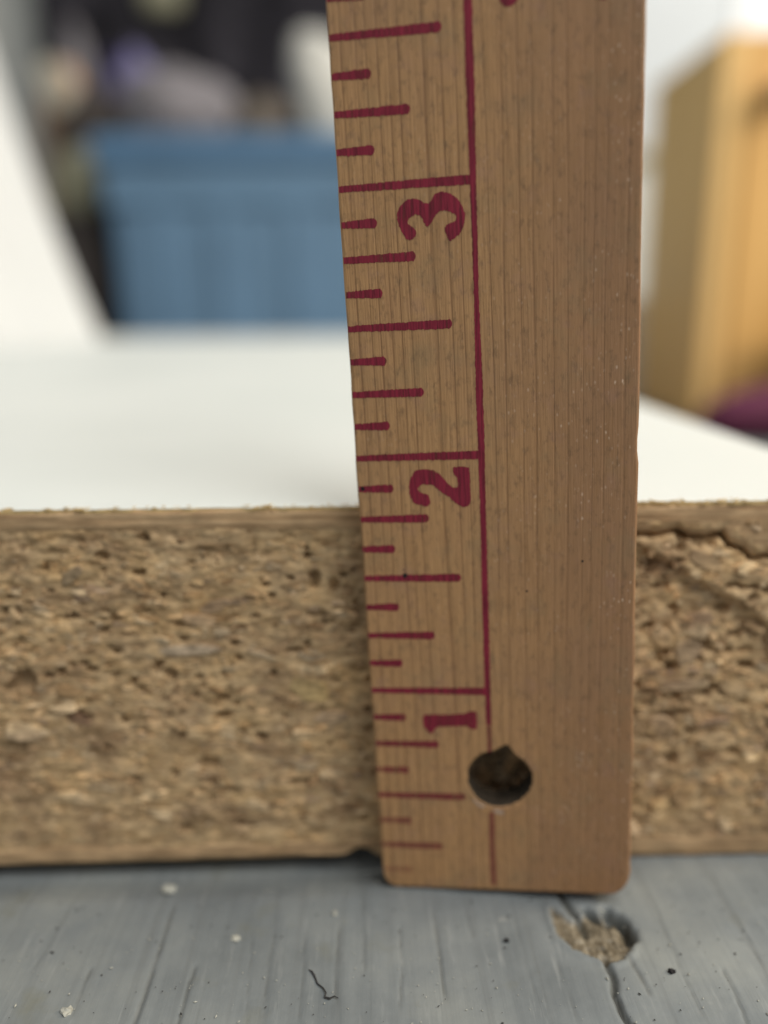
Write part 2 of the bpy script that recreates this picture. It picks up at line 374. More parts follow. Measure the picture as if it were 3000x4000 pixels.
def skin(name, z0f, z1f, seed, mat, nz=10, amp=.16, y_back=8):
    xs = np.concatenate([[XL], np.arange(-75, XR - .1, .3), [XR]])
    prof = []
    for k in range(nz):
        u = k / (nz - 1); z = z0f(xs) + (z1f(xs) - z0f(xs)) * u
        rnd = .28 * (abs(2 * u - 1) ** 5)
        y = FACE + amp * (fbm(xs / 3.0, z / .5, 4, seed) - .25 * fbm(xs / 12, 0 * xs, 2, seed + 3)) + rnd
        prof.append((y, z))
    prof = [(0 * xs + FACE + y_back, prof[0][1])] + prof + [(0 * xs + FACE + y_back, prof[-1][1])]
    return slab_part(name, grid_mesh(name, np.array([xs] * len(prof)), np.array([p[0] for p in prof]), np.array([p[1] for p in prof])), mat)
gap = lambda x: .72 - .55 * sstep(-5, 30, x) + .12 * fbm(x / 7, 0 * x, 3, 81) + 1.1 * np.exp(-((x + 1.2) / 1.6) ** 2) + .35 * sstep(-40, -8, x) * (1 - sstep(-3, 3, x))
top_edge = lambda x: TOP - .30 + .06 * fbm(x / 1.5, 0 * x, 4, 84)
skin('bottom_skin', gap, lambda x: SK_B + .3 + .25 * fbm(x / 5, 0 * x, 3, 86), 91, M['skin'])
CKX = np.array([p[0] for p in CRACK]); CKZ = np.array([p[1] for p in CRACK])
skin('top_skin', lambda x: np.where(x > 26.5, np.interp(x, CKX, CKZ) + .28 + .12 * fbm(x / .6, 0 * x, 3, 89), SK_T - .1 + .3 * fbm(x / 6, 0 * x, 3, 88)), top_edge, 95, M['skin'])

# white paint film with an uneven, slightly raised front edge
px = np.concatenate([np.linspace(XL, -80, 12)[:-1], np.arange(-80, XR - .4, .25), [XR]])
py = np.concatenate([[0, .12, .3, .7, 1.4, 3, 6, 12, 25, 50], np.linspace(100, YB - FACE, 10)])
PX, PV = np.meshgrid(px, py)
edge = FACE + .10 + .22 * fbm(PX / 1.1, 0 * PX, 4, 101) + .1 * fbm(PX / 9, 0 * PX, 2, 104)
PY = edge * np.exp(-PV / 8) + FACE * (1 - np.exp(-PV / 8)) + PV
PZ = TOP + (.05 * fbm(PX / 1.2, PY / 1.2, 3, 107) - .10 * np.exp(-PV / .15)) * np.exp(-PV / 6) + .05 * fbm(PX / 30, PY / 30, 2, 109)
slab_part('white_top', grid_mesh('white_top', PX, PY, PZ), M['white'])
slab_part('top_rim', grid_mesh('top_rim', np.array([px, px]), np.array([edge[0] + .02, edge[0]]), np.array([0 * px + TOP - .5, PZ[0]])), M['splinter'])  # golden strip colour stands in for light bleeding through the paint edge
slab_part('side_edge', bbox_mesh('side_edge', XR - 3, XR - .02, FACE + 2, YB - .5, 1.0, TOP - .25), M['skin'])

# chips
PAL = [((.37, .268, .160), 6), ((.335, .240, .142), 6), ((.30, .222, .130), 3), ((.44, .345, .225), 3.5), ((.335, .27, .185), 2.5), ((.17, .112, .062), 1.8), ((.36, .285, .19), 3), ((.29, .22, .155), 1.5), ((.22, .15, .082), 2.2)]
PW = np.array([w for _, w in PAL]); PW = PW / PW.sum()
def chip_geo(x, z, L, Wd, ang, yoff, tilt, thick, n=8, sharp=.35):
    """irregular flat flake; returns verts, faces"""
    out = []; h = n // 2; p = random.uniform(1.2, 3.5); sk = random.uniform(-.25, .25)
    for k in range(n):
        if k < h: u = 1 - 2 * (k + random.uniform(.2, .8)) / h; sg = 1
        else: u = -1 + 2 * (k - h + random.uniform(.2, .8)) / h; sg = -1
        w = (1 - abs(u) ** p) * random.uniform(1 - sharp, 1.0) + .06
        out.append((u * L / 2, sg * w * Wd / 2 + sk * u * Wd))
    ca, sa = math.cos(ang), math.sin(ang); tx, tz = tilt
    V = []; 
    for lay, (sc_, dy) in enumerate(((1.0, thick), (1.0, .0), (.86, -.045 * Wd))):
        for (u, w) in out:
            u *= sc_; w *= sc_
            X = u * ca - w * sa; Z = u * sa + w * ca
            V.append((x + X, FACE + yoff + dy + X * tx + Z * tz, z + Z))
    Fc = []
    for lay in range(2):
        for k in range(n):
            a = lay * n + k; b = lay * n + (k + 1) % n
            Fc.append((a, b, b + n, a + n))
    Fc.append(tuple(2 * n + k for k in range(n)))
    return V, Fc
def colour_attr(me, cols):
    a = me.attributes.new('chip_colour', 'FLOAT_COLOR', 'FACE'); a.data.foreach_set('color', np.array(cols, np.float32).ravel())
def in_bad(x, z, L=.4, Wd=.3, ang=0):
    dx = PA[:, 0] - x; dz = PA[:, 1] - z; ca, sa = math.cos(ang), math.sin(ang)
    u = dx * ca + dz * sa; w = -dx * sa + dz * ca
    if np.any((u / (L * .46 + PA[:, 2] * .75)) ** 2 + (w / (Wd * .46 + PA[:, 3] * .75)) ** 2 < 1): return True
    if x > 25.5:
        A = np.array([[x]]); B = np.array([[z]])
        if segdist(A, B, CRACK)[0][0, 0] < .8 or segdist(A, B, CRACK2)[0][0, 0] < .5: return True
    return False
def base_depth(x, z):
    if x < 26: return 0
    A = np.array([[x]]); B = np.array([[z]]); d, s = segdist(A, B, LEDGE); d = d[0, 0] * s[0, 0]
    if d < 0: return .8 * math.exp(d / 5) * min(1, (x - 26) / 4)
    return -.32 * math.exp(-d / 6) * min(1, (x - 26) / 5)
chips = []
# hand-placed, clearly readable chips (x, z, length, width, angle, colour)
for (p, L, Wd, a, c) in [((-32.6, 37.2), 3.2, 1.7, .45, (.095, .095, .080)), ((-31.2, 35.0), 4.0, 2.2, .2, (.26, .19, .145)), ((-20.84, 28.11), 9.0, 1.5, -.02, (.42, .37, .30)), ((-6.93, 23.04), 5.4, 3.4, -.12, (.40, .315, .15)),
        ((-17.18, 33.31), 4.2, 1.7, .35, (.22, .165, .125)), ((-14.5, 33.9), 3.6, 1.0, .25, (.27, .20, .15)), ((-18.6, 31.6), 5.2, 1.7, -.18, (.37, .275, .19)), ((-33.5, 19.7), 3.4, 1.6, -.3, (.15, .085, .06)),
        ((-6.6, 27.2), 3.6, 1.8, -.1, (.38, .33, .25)), ((-27.2, 29.5), 6.5, 1.2, .02, (.37, .28, .165)), ((-36, 27.0), 5, 1.1, .05, (.40, .29, .17)), ((-24.5, 24.3), 5, 1.8, -.1, (.35, .25, .14)),
        ((-9.5, 18.8), 5, 1.2, .15, (.30, .24, .18)), ((-4.5, 19.5), 4.6, 2.2, .1, (.28, .22, .165)), ((-18, 16.0), 5.5, 1.7, .05, (.30, .23, .15)), ((-36, 14), 6.5, 1.8, 0, (.33, .25, .15)),
        ((36.5, 22.8), 6.5, 1.7, .02, (.40, .32, .22)), ((33.2, 28.7), 3.8, 2.4, -.4, (.40, .30, .19)), ((37.5, 30.5), 4.2, 2.6, .2, (.33, .24, .165)), ((36.5, 26.9), 4.0, 3.4, .3, (.33, .26, .185)), ((42.5, 22.0), 4.5, 2.0, -.2, (.38, .29, .18)),
        ((34.2, 17.4), 4.0, 3.2, -.3, (.31, .235, .16)), ((40.8, 15.6), 6.0, 2.6, .1, (.36, .275, .175)), ((32.4, 12.2), 3.5, 3.6, .2, (.31, .22, .13)), ((37.5, 9.0), 5.0, 3.0, .5, (.29, .20, .11)), ((43.0, 10.5), 4.2, 3.2, -.1, (.35, .26, .16)), ((37.5, 37.8), 5.6, 2.0, -.4, (.36, .27, .17)), ((42.0, 36.3), 4.4, 1.6, -.25, (.38, .28, .17))]:
    c = tuple(.55 * q * 1.3 + .45 * m for q, m in zip(c, (.46, .33, .21))); x, z = bd(p); chips.append((x, z, L, Wd * .85, a, base_depth(x, z) + .04 + random.uniform(-.1, .1), c, (random.uniform(-.06, .06), random.uniform(-.1, .1)), .6))
tries = 0
while len(chips) < 6500 and tries < 16000:
    tries += 1
    x = random.uniform(-62, 57); z = random.uniform(SK_B + .1, SK_T)
    edgez = min(z - SK_B, SK_T - z); fine = min(1, edgez / 9 + .28)
    right = x > 27
    L = min(7.5, math.exp(random.gauss(.10 if not right else .30, .60))) * (fine if not right else .5 + .5 * fine)
    asp = random.uniform(.12, .40) if not right else random.uniform(.22, .55)
    Wd = max(.22, L * asp)
    ang = random.gauss(0, .30 if not right else .5)
    if in_bad(x, z, L, Wd, ang) or math.hypot(x - 14.4, z - 14.0) < 8.5: continue
    c = PAL[RNG.choice(len(PAL), p=PW)][0]; v = random.uniform(1.30, 1.80); c = (c[0] * v, c[1] * v * .99, c[2] * v * 1.0)
    yo = base_depth(x, z) + random.uniform(-.04, .26) + .06 * (1 - fine)
    tl = .15 if not right else .22
    chips.append((x, z, L, Wd, ang, yo, c, (random.gauss(0, tl * .7), random.gauss(0, tl * 1.5)), random.uniform(.4, .9)))
# the largest that can be seen become parts of their own, the rest one mass
hand = chips[:28]; rest = chips[28:]
for _ in range(260):                          # chips coloured dark to stand in for shade behind the hang hole
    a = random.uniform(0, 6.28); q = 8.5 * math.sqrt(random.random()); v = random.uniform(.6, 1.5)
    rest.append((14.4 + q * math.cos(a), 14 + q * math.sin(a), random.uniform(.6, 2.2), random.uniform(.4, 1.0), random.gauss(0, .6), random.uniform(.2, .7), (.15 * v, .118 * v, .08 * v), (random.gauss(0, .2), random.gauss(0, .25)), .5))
vis = sorted([c for c in rest if (-44 < c[0] < -1 or 29.5 < c[0] < 47) and c[5] - base_depth(c[0], c[1]) < .15], key=lambda c: -c[2] * c[3])[:250]
ids = set(id(c) for c in vis)
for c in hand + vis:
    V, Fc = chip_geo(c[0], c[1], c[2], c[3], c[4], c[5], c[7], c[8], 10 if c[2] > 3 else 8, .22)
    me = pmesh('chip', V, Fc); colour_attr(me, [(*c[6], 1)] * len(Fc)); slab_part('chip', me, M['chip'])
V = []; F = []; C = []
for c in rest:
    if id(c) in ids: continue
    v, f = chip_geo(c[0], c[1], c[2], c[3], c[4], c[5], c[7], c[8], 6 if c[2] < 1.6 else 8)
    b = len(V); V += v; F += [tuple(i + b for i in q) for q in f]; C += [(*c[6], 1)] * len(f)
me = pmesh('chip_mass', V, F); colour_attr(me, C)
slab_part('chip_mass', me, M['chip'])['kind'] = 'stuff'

# splinters along the broken paint edge
V = []; F = []
for k in range(760):
    x = random.uniform(-62, 58.5)
    if float(fbm(np.array(x / 5.0), np.array(0.), 3, 120)) < random.uniform(-.5, .35): continue
    L = min(2.8, math.exp(random.gauss(-.55, .55))); w = random.uniform(.05, .13)
    a = random.gauss(0, .16); up = random.uniform(-.28, .10); y = FACE + random.uniform(-.18, .5)
    if random.random() < .05: a = random.uniform(.25, .6) * random.choice((-1, 1)); up = .05
    dx, dz = math.cos(a) * L / 2, math.sin(a) * L / 2; b = len(V); z = TOP + up
    V += [(x - dx, y, z - dz), (x, y - w, z - w), (x, y - w * .4, z + w), (x, y + w, z), (x + dx, y + random.uniform(-.2, .2), z + dz)]
    F += [(b, b + 1, b + 2), (b, b + 2, b + 3), (b, b + 3, b + 1), (b + 4, b + 2, b + 1), (b + 4, b + 3, b + 2), (b + 4, b + 1, b + 3)]
slab_part('edge_splinters', pmesh('edge_splinters', V, F), M['splinter'])['kind'] = 'stuff'

# ------------------------------------------------------------------ yardstick
stick = empty('yardstick')
SB = Vector((1.248, 81.164, -.786)) * MM
ux = Vector((.98712, -.15271, .0482)).normalized(); uz = Vector((-.0486, .0011, .99877)).normalized()
uy = uz.cross(ux).normalized(); ux = uy.cross(uz).normalized()
mw = Matrix((ux, uy, uz)).transposed().to_4x4(); mw.translation = SB
stick.matrix_world = mw
tag(stick, 'upright wooden yardstick with maroon inch marks standing before the chipboard edge', 'yardstick')
SW = 27.55; ST = 3.4; SLEN = 300.0; BOT = .72
def jit(pts, amp, step, closed=True, seed=0):
    out = []; n = len(pts)
    for i in range(n if closed else n - 1):
        a = Vector(pts[i]); b = Vector(pts[(i + 1) % n]); m = max(1, int((b - a).length / step))
        for k in range(m):
            p = a.lerp(b, k / m); out.append((p.x + random.gauss(0, amp), p.y + random.gauss(0, amp)))
    if not closed: out.append(tuple(pts[-1]))
    return out
bev = .32
HOLE = []
for k in range(64):
    a = 2 * math.pi * k / 64; rr = 3.45 + bev * .9 + .08 * math.sin(3 * a + 1) + random.gauss(0, .03)
    dn = (a - math.radians(78) + math.pi) % (2 * math.pi) - math.pi
    rr += 1.05 * max(0, 1 - abs(dn) / .34)
    HOLE.append((13.5 + rr * math.cos(a), 14.95 + rr * .97 * math.sin(a)))
def smooth_closed(p, it=2):
    for _ in range(it):
        q = []
        for i in range(len(p)):
            a, b = p[i], p[(i + 1) % len(p)]
            q += [(a[0] * .75 + b[0] * .25, a[1] * .75 + b[1] * .25), (a[0] * .25 + b[0] * .75, a[1] * .25 + b[1] * .75)]
        p = q
    return p
# outline with slightly worn long edges and rounded lower corners
left = [(bev + .05 * float(vnoise(h / 7., 0, 3)) + .04 * float(vnoise(h / 1.7, 0, 5)), h) for h in np.arange(SLEN, 4.0, -1.2)]
right = [(SW - bev + .06 * float(vnoise(h / 6., 0, 13)) + .05 * float(vnoise(h / 1.5, 0, 15)) - (.14 if 50.6 < h < 52 else 0), h) for h in np.arange(5.0, SLEN, 1.2)]
c0 = [(bev + 1.2 * (1 - math.cos(a)), BOT + bev + 1.9 * (1 - math.sin(a))) for a in np.linspace(0.15, math.pi / 2, 7)]
c1 = [(SW - bev - 1.9 * (1 - math.sin(a)), BOT + bev + .1 + 3.0 * (1 - math.cos(a))) for a in np.linspace(0, math.pi / 2 - .1, 8)]
outline = left + c0 + c1 + right
cu = bpy.data.curves.new('blade', 'CURVE'); cu.dimensions = '2D'; cu.fill_mode = 'BOTH'
cu.extrude = (ST / 2 - bev) * MM; cu.bevel_depth = bev * MM; cu.bevel_resolution = 3
for pts in (outline, HOLE):
    s = cu.splines.new('POLY'); s.points.add(len(pts) - 1); s.use_cyclic_u = True
    for q, (a, b) in zip(s.points, pts): q.co = (a * MM, b * MM, 0, 1)
tmp = bpy.data.objects.new('tmp', cu); COL.objects.link(tmp)
dg = bpy.context.evaluated_depsgraph_get(); dg.update()
me = bpy.data.meshes.new_from_object(tmp.evaluated_get(dg)); bpy.data.objects.remove(tmp); bpy.data.curves.remove(cu)
# curve plane is XY with thickness along Z -> stick frame: X across, Z along the length, Y to the back
me.transform(Matrix(((1, 0, 0, 0), (0, 0, -1, ST / 2 * MM), (0, 1, 0, 0), (0, 0, 0, 1))))
me.materials.clear(); me.name = 'blade'
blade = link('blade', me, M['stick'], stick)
M['dark_tone'] = plain('dark_hole_wall', (.055, .043, .031), .9, .1, .4, 700)  # hole wall coloured darker than the blade face
me.materials.append(M['dark_tone'])
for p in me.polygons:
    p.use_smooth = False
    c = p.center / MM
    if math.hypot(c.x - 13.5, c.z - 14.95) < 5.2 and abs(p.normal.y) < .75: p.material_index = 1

INK_Y = -.022
def flat(name, pts, mat, y=INK_Y, fade=0.0, parent=stick):
    vv = [Vector((a, b, 0)) for a, b in pts]
    tri = tessellate_polygon([vv])
    fs = []
    for t in tri:
        a, b, c = (vv[i] for i in t)
        fs.append(tuple(t) if (b - a).cross(c - a).z > 0 else tuple(reversed(t)))
    me = pmesh(name, [(a, y, b) for a, b in pts], fs)
    # face the viewer (-Y)
    o = link(name, me, mat, parent); o['fade'] = float(fade); return o

def tick(h, L, fade, k):
    pts = []; n = max(6, int(L / .10)); slope = -.002
    for i in range(n + 1):
        s = .12 + (L - .12) * i / n; w = .28 + .15 * (i / n) ** .8
        pts.append((s, h - w + random.gauss(0, .03) + slope * s))
    if L < 12: pts += [(L + .18, h - .22), (L + .24, h + .02), (L + .17, h + .24)]
    for i in range(n, -1, -1):
        s = .12 + (L - .12) * i / n; w = .28 + .15 * (i / n) ** .8
        pts.append((s, h + w + random.gauss(0, .03) + slope * s))
    return flat('tick_mark', pts, M['ink'], INK_Y - .001 * (k % 3), fade)
LN = {0: 12.6, 4: 10.0, 2: 6.85, 6: 6.85}
for k in range(1, 40):
    L = LN.get(k % 8, 3.4) + random.uniform(-.12, .12); h = 25.4 * k / 8
    if k == 4: L = 9.6
    fade = {1: .80, 2: .52, 3: .55, 4: .34, 5: .40, 6: .25, 7: .12}.get(k, .02 if k > 8 else .06)
    tick(h, L, fade, k)
# the long margin line, in two printed runs either side of the hole
def margin(h0, h1, fade, wf, y):
    hs = np.arange(h0, h1, .25); 
    a = [(12.55 + .06 * float(vnoise(h / 20, 0, 2)) - wf(h) / 2 + random.gauss(0, .022), h) for h in hs]
    b = [(12.55 + .06 * float(vnoise(h / 20, 0, 2)) + wf(h) / 2 + random.gauss(0, .022), h) for h in hs]
    return flat('margin_line', b + a[::-1], M['ink'], y, fade)
wline = lambda h: .54 + .22 * float(sstep(72, 86, h)) + .14 * math.exp(-((h - 55) / 7) ** 2) - .10 * math.exp(-((h - 66) / 4) ** 2) + .10 * math.exp(-((h - 34) / 8) ** 2)
margin(21.5, 125, .02, wline, INK_Y - .004)
margin(18.2, 21.5, .45, lambda h: .42, INK_Y - .004)
margin(1.6, 11.0, .50, lambda h: .62, INK_Y - .004)
D3 = [(6.61, 74.91), (7.13, 74.9), (7.63, 74.72), (8.07, 74.41), (8.39, 74.39), (8.72, 74.67), (8.93, 75.04), (9.26, 75.29), (9.64, 75.32), (10.27, 75.16), (10.77, 74.88), (11.2, 74.43), (11.5, 73.93), (11.67, 73.37), (11.7, 72.89), (11.6, 72.35), (11.39, 71.82), (11.09, 71.47), (10.7, 71.25), (10.31, 71.0), (10.12, 71.07), (9.94, 71.55), (9.81, 71.86), (9.81, 72.17), (9.97, 72.4), (10.37, 72.59), (10.69, 72.65), (10.92, 72.82), (10.9, 73.13), (10.65, 73.38), (10.21, 73.6), (9.77, 73.69), (9.38, 73.62), (9.05, 73.38), (8.78, 73.03), (8.57, 72.62), (8.3, 72.36), (8.05, 72.5), (7.87, 72.91), (7.73, 73.26), (7.45, 73.46), (7.06, 73.51), (6.7, 73.33), (6.42, 73.07), (6.38, 72.77), (6.66, 72.5), (7.0, 72.27), (7.18, 71.98), (7.07, 71.68), (6.83, 71.39), (6.53, 71.25), (6.24, 71.42), (5.94, 71.82), (5.7, 72.26), (5.5, 72.83), (5.43, 73.32), (5.49, 73.81), (5.71, 74.28), (6.12, 74.67)]
D2 = [(5.98, 49.4), (6.61, 49.47), (7.22, 49.46), (7.77, 49.35), (8.31, 49.02), (8.78, 48.5), (9.2, 47.98), (9.61, 47.59), (9.98, 47.49), (10.2, 47.64), (10.16, 48.27), (10.11, 48.59), (9.84, 48.84), (9.7, 49.22), (9.75, 49.6), (10.3, 49.67), (10.97, 49.62), (11.3, 49.49), (11.4, 48.86), (11.37, 47.92), (11.4, 46.98), (11.4, 46.22), (11.27, 45.78), (11.02, 45.56), (10.65, 45.54), (10.16, 45.74), (9.74, 46.1), (9.27, 46.59), (8.78, 46.92), (8.36, 47.19), (8.01, 47.58), (7.65, 47.84), (7.16, 47.92), (6.72, 47.99), (6.35, 47.87), (6.18, 47.56), (6.26, 47.24), (6.56, 47.04), (6.99, 46.97), (7.23, 46.77), (7.37, 46.32), (7.25, 45.88), (6.99, 45.66), (6.62, 45.73), (6.25, 45.87), (5.94, 45.88), (5.7, 46.08), (5.44, 46.56), (5.28, 47.14), (5.28, 47.78), (5.38, 48.41), (5.65, 48.91)]
D1 = [(5.54, 22.44), (5.84, 22.61), (8.17, 22.64), (9.33, 22.72), (10.2, 22.82), (10.61, 23.05), (11.24, 23.09), (11.32, 22.78), (11.27, 20.99), (10.89, 20.89), (10.55, 21.04), (10.15, 21.29), (9.28, 21.25), (7.18, 21.18), (6.82, 20.92), (6.51, 20.4), (6.33, 20.33), (5.99, 20.58), (5.71, 20.97), (5.55, 21.29), (5.49, 21.87)]
for D, nm, fd in ((D3, '3', 0), (D2, '2', 0), (D1, '1', .10)):
    o = flat('numeral', jit(D, .03, .12), M['ink'], INK_Y - .006, fd); o['label'] = 'maroon printed numeral ' + nm + ' turned on its side'
# feet of larger printed letters that run up past the top of the picture
for pts in ([(15.15, 91.2), (15.25, 90.3), (15.6, 89.95), (16.1, 89.88), (16.55, 90.05), (16.8, 90.45), (16.8, 91.5), (16.6, 94.5), (15.3, 94.5)], [(23.3, 90.2), (23.6, 89.72), (24.1, 89.6), (24.5, 89.9), (24.6, 91), (24.5, 94.5), (23.4, 94.5)]):
    flat('printed_letter', jit(pts, .02, .2), M['ink'], INK_Y - .006, .0)
# specks and nicks on the face
def disc(x, h, r, n=10): return [(x + r * random.uniform(.7, 1.1) * math.cos(2 * math.pi * k / n), h + r * random.uniform(.7, 1.1) * math.sin(2 * math.pi * k / n)) for k in range(n)]
for x, h, r in ((4.39, 38.38, .30), (.55, 47.66, .26), (16.78, 36.56, .13), (22.3, 39.67, .12), (4.3, 39.0, .10)):
    flat('speck', disc(x, h, r), M['speck'], -.034)
# pale torn lip under the hole
M['torn'] = plain('torn_pale_wood', (.46, .34, .26), .85, .2, .2, 900)
for q in ([(10.75, 12.6), (11.3, 11.95), (11.9, 11.6), (11.7, 11.35), (11.1, 11.75), (10.65, 12.35)], [(12.7, 11.25), (13.5, 11.15), (13.9, 11.0), (13.8, 10.55), (13.2, 10.8), (12.8, 10.95)]):
    flat('torn_lip', jit(q, .06, .18), M['torn'], -.03)

# ------------------------------------------------------------------ small litter on the grey surface
def lump(name, loc, r, mat, squash=.6, n=1, seed=0, amp=.35):
    bm = bmesh.new(); bmesh.ops.create_icosphere(bm, subdivisions=2, radius=1)
    rr = random.Random(seed)
    for v in bm.verts: v.co = Vector((v.co.x * r[0], v.co.y * r[1], max(v.co.z, -.4) * r[2])) * (1 + rr.uniform(-amp, amp)) * MM
    me = bpy.data.meshes.new(name); bm.to_mesh(me); bm.free(); o = link(name, me, mat); o.location = Vector(loc) * MM; return o
for x, y, r, lab in ((-23.4, 81.3, (.75, .6, .35), 'pale crumb on the grey surface near the dark gap at left'), (-4.3, 76.8, (.3, .35, .25), 'tiny pale crumb on the grey surface below the stick\'s lower left corner'),
                     (-14.6, 73.4, (.5, .4, .3), 'small whitish crumb in the middle of the grey surface at left'), (-29.2, 64.6, (.55, .5, .35), 'cream crumb at the lower left corner of the picture')):
    tag(lump('crumb', (x, y, .1), r, M['crumb'], seed=int(x * 10)), lab, 'crumb', 'crumbs on the grey surface')
def tube(name, pts, r, mat, seg=6):
    V = []; F = []; n = len(pts)
    for i, p in enumerate(pts):
        p = Vector(p); t = (Vector(pts[min(i + 1, n - 1)]) - Vector(pts[max(i - 1, 0)])).normalized()
        a = t.cross(Vector((0, 0, 1))).normalized(); b = a.cross(t); rr = r * (.7 + .5 * random.random()) * (.4 if i in (0, n - 1) else 1)
        for k in range(seg): q = 2 * math.pi * k / seg; V.append(tuple(p + a * rr * math.cos(q) + b * rr * math.sin(q)))
    for i in range(n - 1):
        for k in range(seg): F.append((i * seg + k, i * seg + (k + 1) % seg, (i + 1) * seg + (k + 1) % seg, (i + 1) * seg + k))
    F += [tuple(range(seg))[::-1], tuple((n - 1) * seg + k for k in range(seg))]
    return link(name, pmesh(name, V, F), mat)
tag(tube('thread', [(-6.6, 69.0, .12), (-6.2, 68.6, .2), (-5.9, 68.0, .15), (-5.6, 67.2, .12), (-5.0, 66.6, .15), (-4.7, 66.0, .2), (-4.8, 65.5, .15), (-4.3, 65.3, .2), (-3.9, 65.6, .15), (-3.5, 65.4, .12)], .085, M['fluff']),
    'short dark curled thread lying on the grey surface', 'thread')
tag(lump('grit', (29.7, 67.7, .08), (.35, .28, .25), M['speck'], seed=5), 'black grain of grit right of the gouge in the grey surface', 'grit')
tag(lump('grit', (13.9, 72.3, .08), (.3, .26, .2), M['speck'], seed=6), 'black grain of grit left of the gouge in the grey surface', 'grit')

# fine dust and fibres, uncountable
def dust(name, n, mat, seed, rmax):
    rr = random.Random(seed); V = []; F = []
    for _ in range(n):
        x = rr.uniform(-48, 48); y = rr.uniform(58, 84); a = rr.uniform(0, 6.28); q = rr.uniform(.03, rmax) * rr.random() + .03; l = q * rr.choice((1, 1, 1.4, 2.2))
        ca, sa = math.cos(a), math.sin(a); b = len(V); z = .12
        for u, w, h in ((-l, 0, 0), (0, -q, 0), (l, 0, 0), (0, q, 0), (0, 0, q)): V.append((x + u * ca - w * sa, y + u * sa + w * ca, z + h))
        F += [(b, b + 1, b + 4), (b + 1, b + 2, b + 4), (b + 2, b + 3, b + 4), (b + 3, b, b + 4), (b + 3, b + 2, b + 1, b)]
    o = link(name, pmesh(name, V, F), mat); o['kind'] = 'stuff'; return o
dust('pale_dust', 330, M['crumb'], 3, .11)['label'] = 'fine pale dust scattered over the grey surface'
dust('dark_dust', 260, M['fluff'], 4, .11)['label'] = 'fine dark dirt scattered over the grey surface'

# ------------------------------------------------------------------ background
def crumple(name, c, r, mat, seed, label, cat, folds=.28, sub=4, sharp=1.0):
    """a heap of cloth: folded, uneven mass resting at its base"""
    bm = bmesh.new(); bmesh.ops.create_icosphere(bm, subdivisions=sub, radius=1)
    for v in bm.verts:
        n = v.co.normalized(); s = seed * 3.1
        a = float(fbm(np.array(n.x * 1.7 + s), np.array(n.z * 1.7 + n.y * 1.3 + s), 3, seed))
        b = abs(float(vnoise(np.array(n.x * 3.2 + n.y * 2 + s), np.array(n.z * 3.1 + s), seed + 5)))
        v.co = Vector((n.x * r[0], n.y * r[1], n.z * r[2])) * (1 + folds * a - folds * .8 * (b * sharp)) * MM
    lo = min(v.co.z for v in bm.verts)
    for v in bm.verts:
        v.co.z = max(v.co.z, lo * .62)
    lo = min(v.co.z for v in bm.verts)
    me = bpy.data.meshes.new(name); bm.to_mesh(me); bm.free()
    o = link(name, me, mat, smooth=True); o.location = (c[0] * MM, c[1] * MM, c[2] * MM - lo)
    return tag(o, label, cat)

# white cloth standing on the slab at far left, flaring to its hem
M['cloth'] = plain('white_cloth', (.60, .61, .605), .85, .15, .03, 20)
nz, na = 40, 120; V = []; F = []
for i in range(nz + 1):
    u = i / nz; z = TOP + .15 + u * 360
    base_r = 62 + 44 * (1 - u) ** 2.2 - 8 * u
    for k in range(na):
        a = 2 * math.pi * k / na
        fold = (1 - u * .5) * (5 * math.sin(7 * a + 1.3 + u * .6) + 3 * math.sin(13 * a + 2 * u)) * .8
        rr = base_r + fold; V.append((-286 - u * 24 + rr * math.cos(a), 548 + rr * .9 * math.sin(a), z))
    
for i in range(nz):
    for k in range(na): F.append((i * na + k, i * na + (k + 1) % na, (i + 1) * na + (k + 1) % na, (i + 1) * na + k))
F.append(tuple(nz * na + k for k in range(na)))
o = link('draped_cloth', pmesh('draped_cloth', V, F), M['cloth'], smooth=True)
tag(o, 'blurred white draped cloth standing on the white slab at far left', 'cloth')

# blue storage tote behind the slab
tote = empty('storage_tote', (-60, 1000, 0)); tag(tote, 'blurred blue plastic storage tote standing behind the white slab', 'storage tote')
def tp(name, me, mat, smooth=False):
    o = link(name, me, mat, tote, smooth); o.location = (60 * MM, -1000 * MM, 0); return o
def tapered(name, x0, x1, y0, y1, z0, z1, tap, bev):
    bm = bmesh.new(); bmesh.ops.create_cube(bm, size=1)
    for v in bm.verts:
        k = tap if v.co.z < 0 else 0
        v.co = Vector((x0 + k if v.co.x < 0 else x1 - k, y0 + k if v.co.y < 0 else y1 - k, z0 if v.co.z < 0 else z1)) * MM
    bmesh.ops.bevel(bm, geom=bm.edges[:], offset=bev * MM, segments=3, affect='EDGES', profile=.5)
    me = bpy.data.meshes.new(name); bm.to_mesh(me); bm.free(); return me
tp('body', tapered('body', -294, 170, 1004, 1330, 0, 186, 3, 14), M['blue'])
tp('collar', tapered('collar', -300, 176, 996, 1336, 176, 224, 2, 8), M['blue'])
tp('lid', tapered('lid', -308, 184, 988, 1344, 222, 256, -1, 9), M['blue_lid'])
for x in (-236, -164, -78, 20, 110):
    tp('rib', tapered('rib', x - 13, x + 13, 999, 1014, 12, 178, 3, 4), M['blue'])

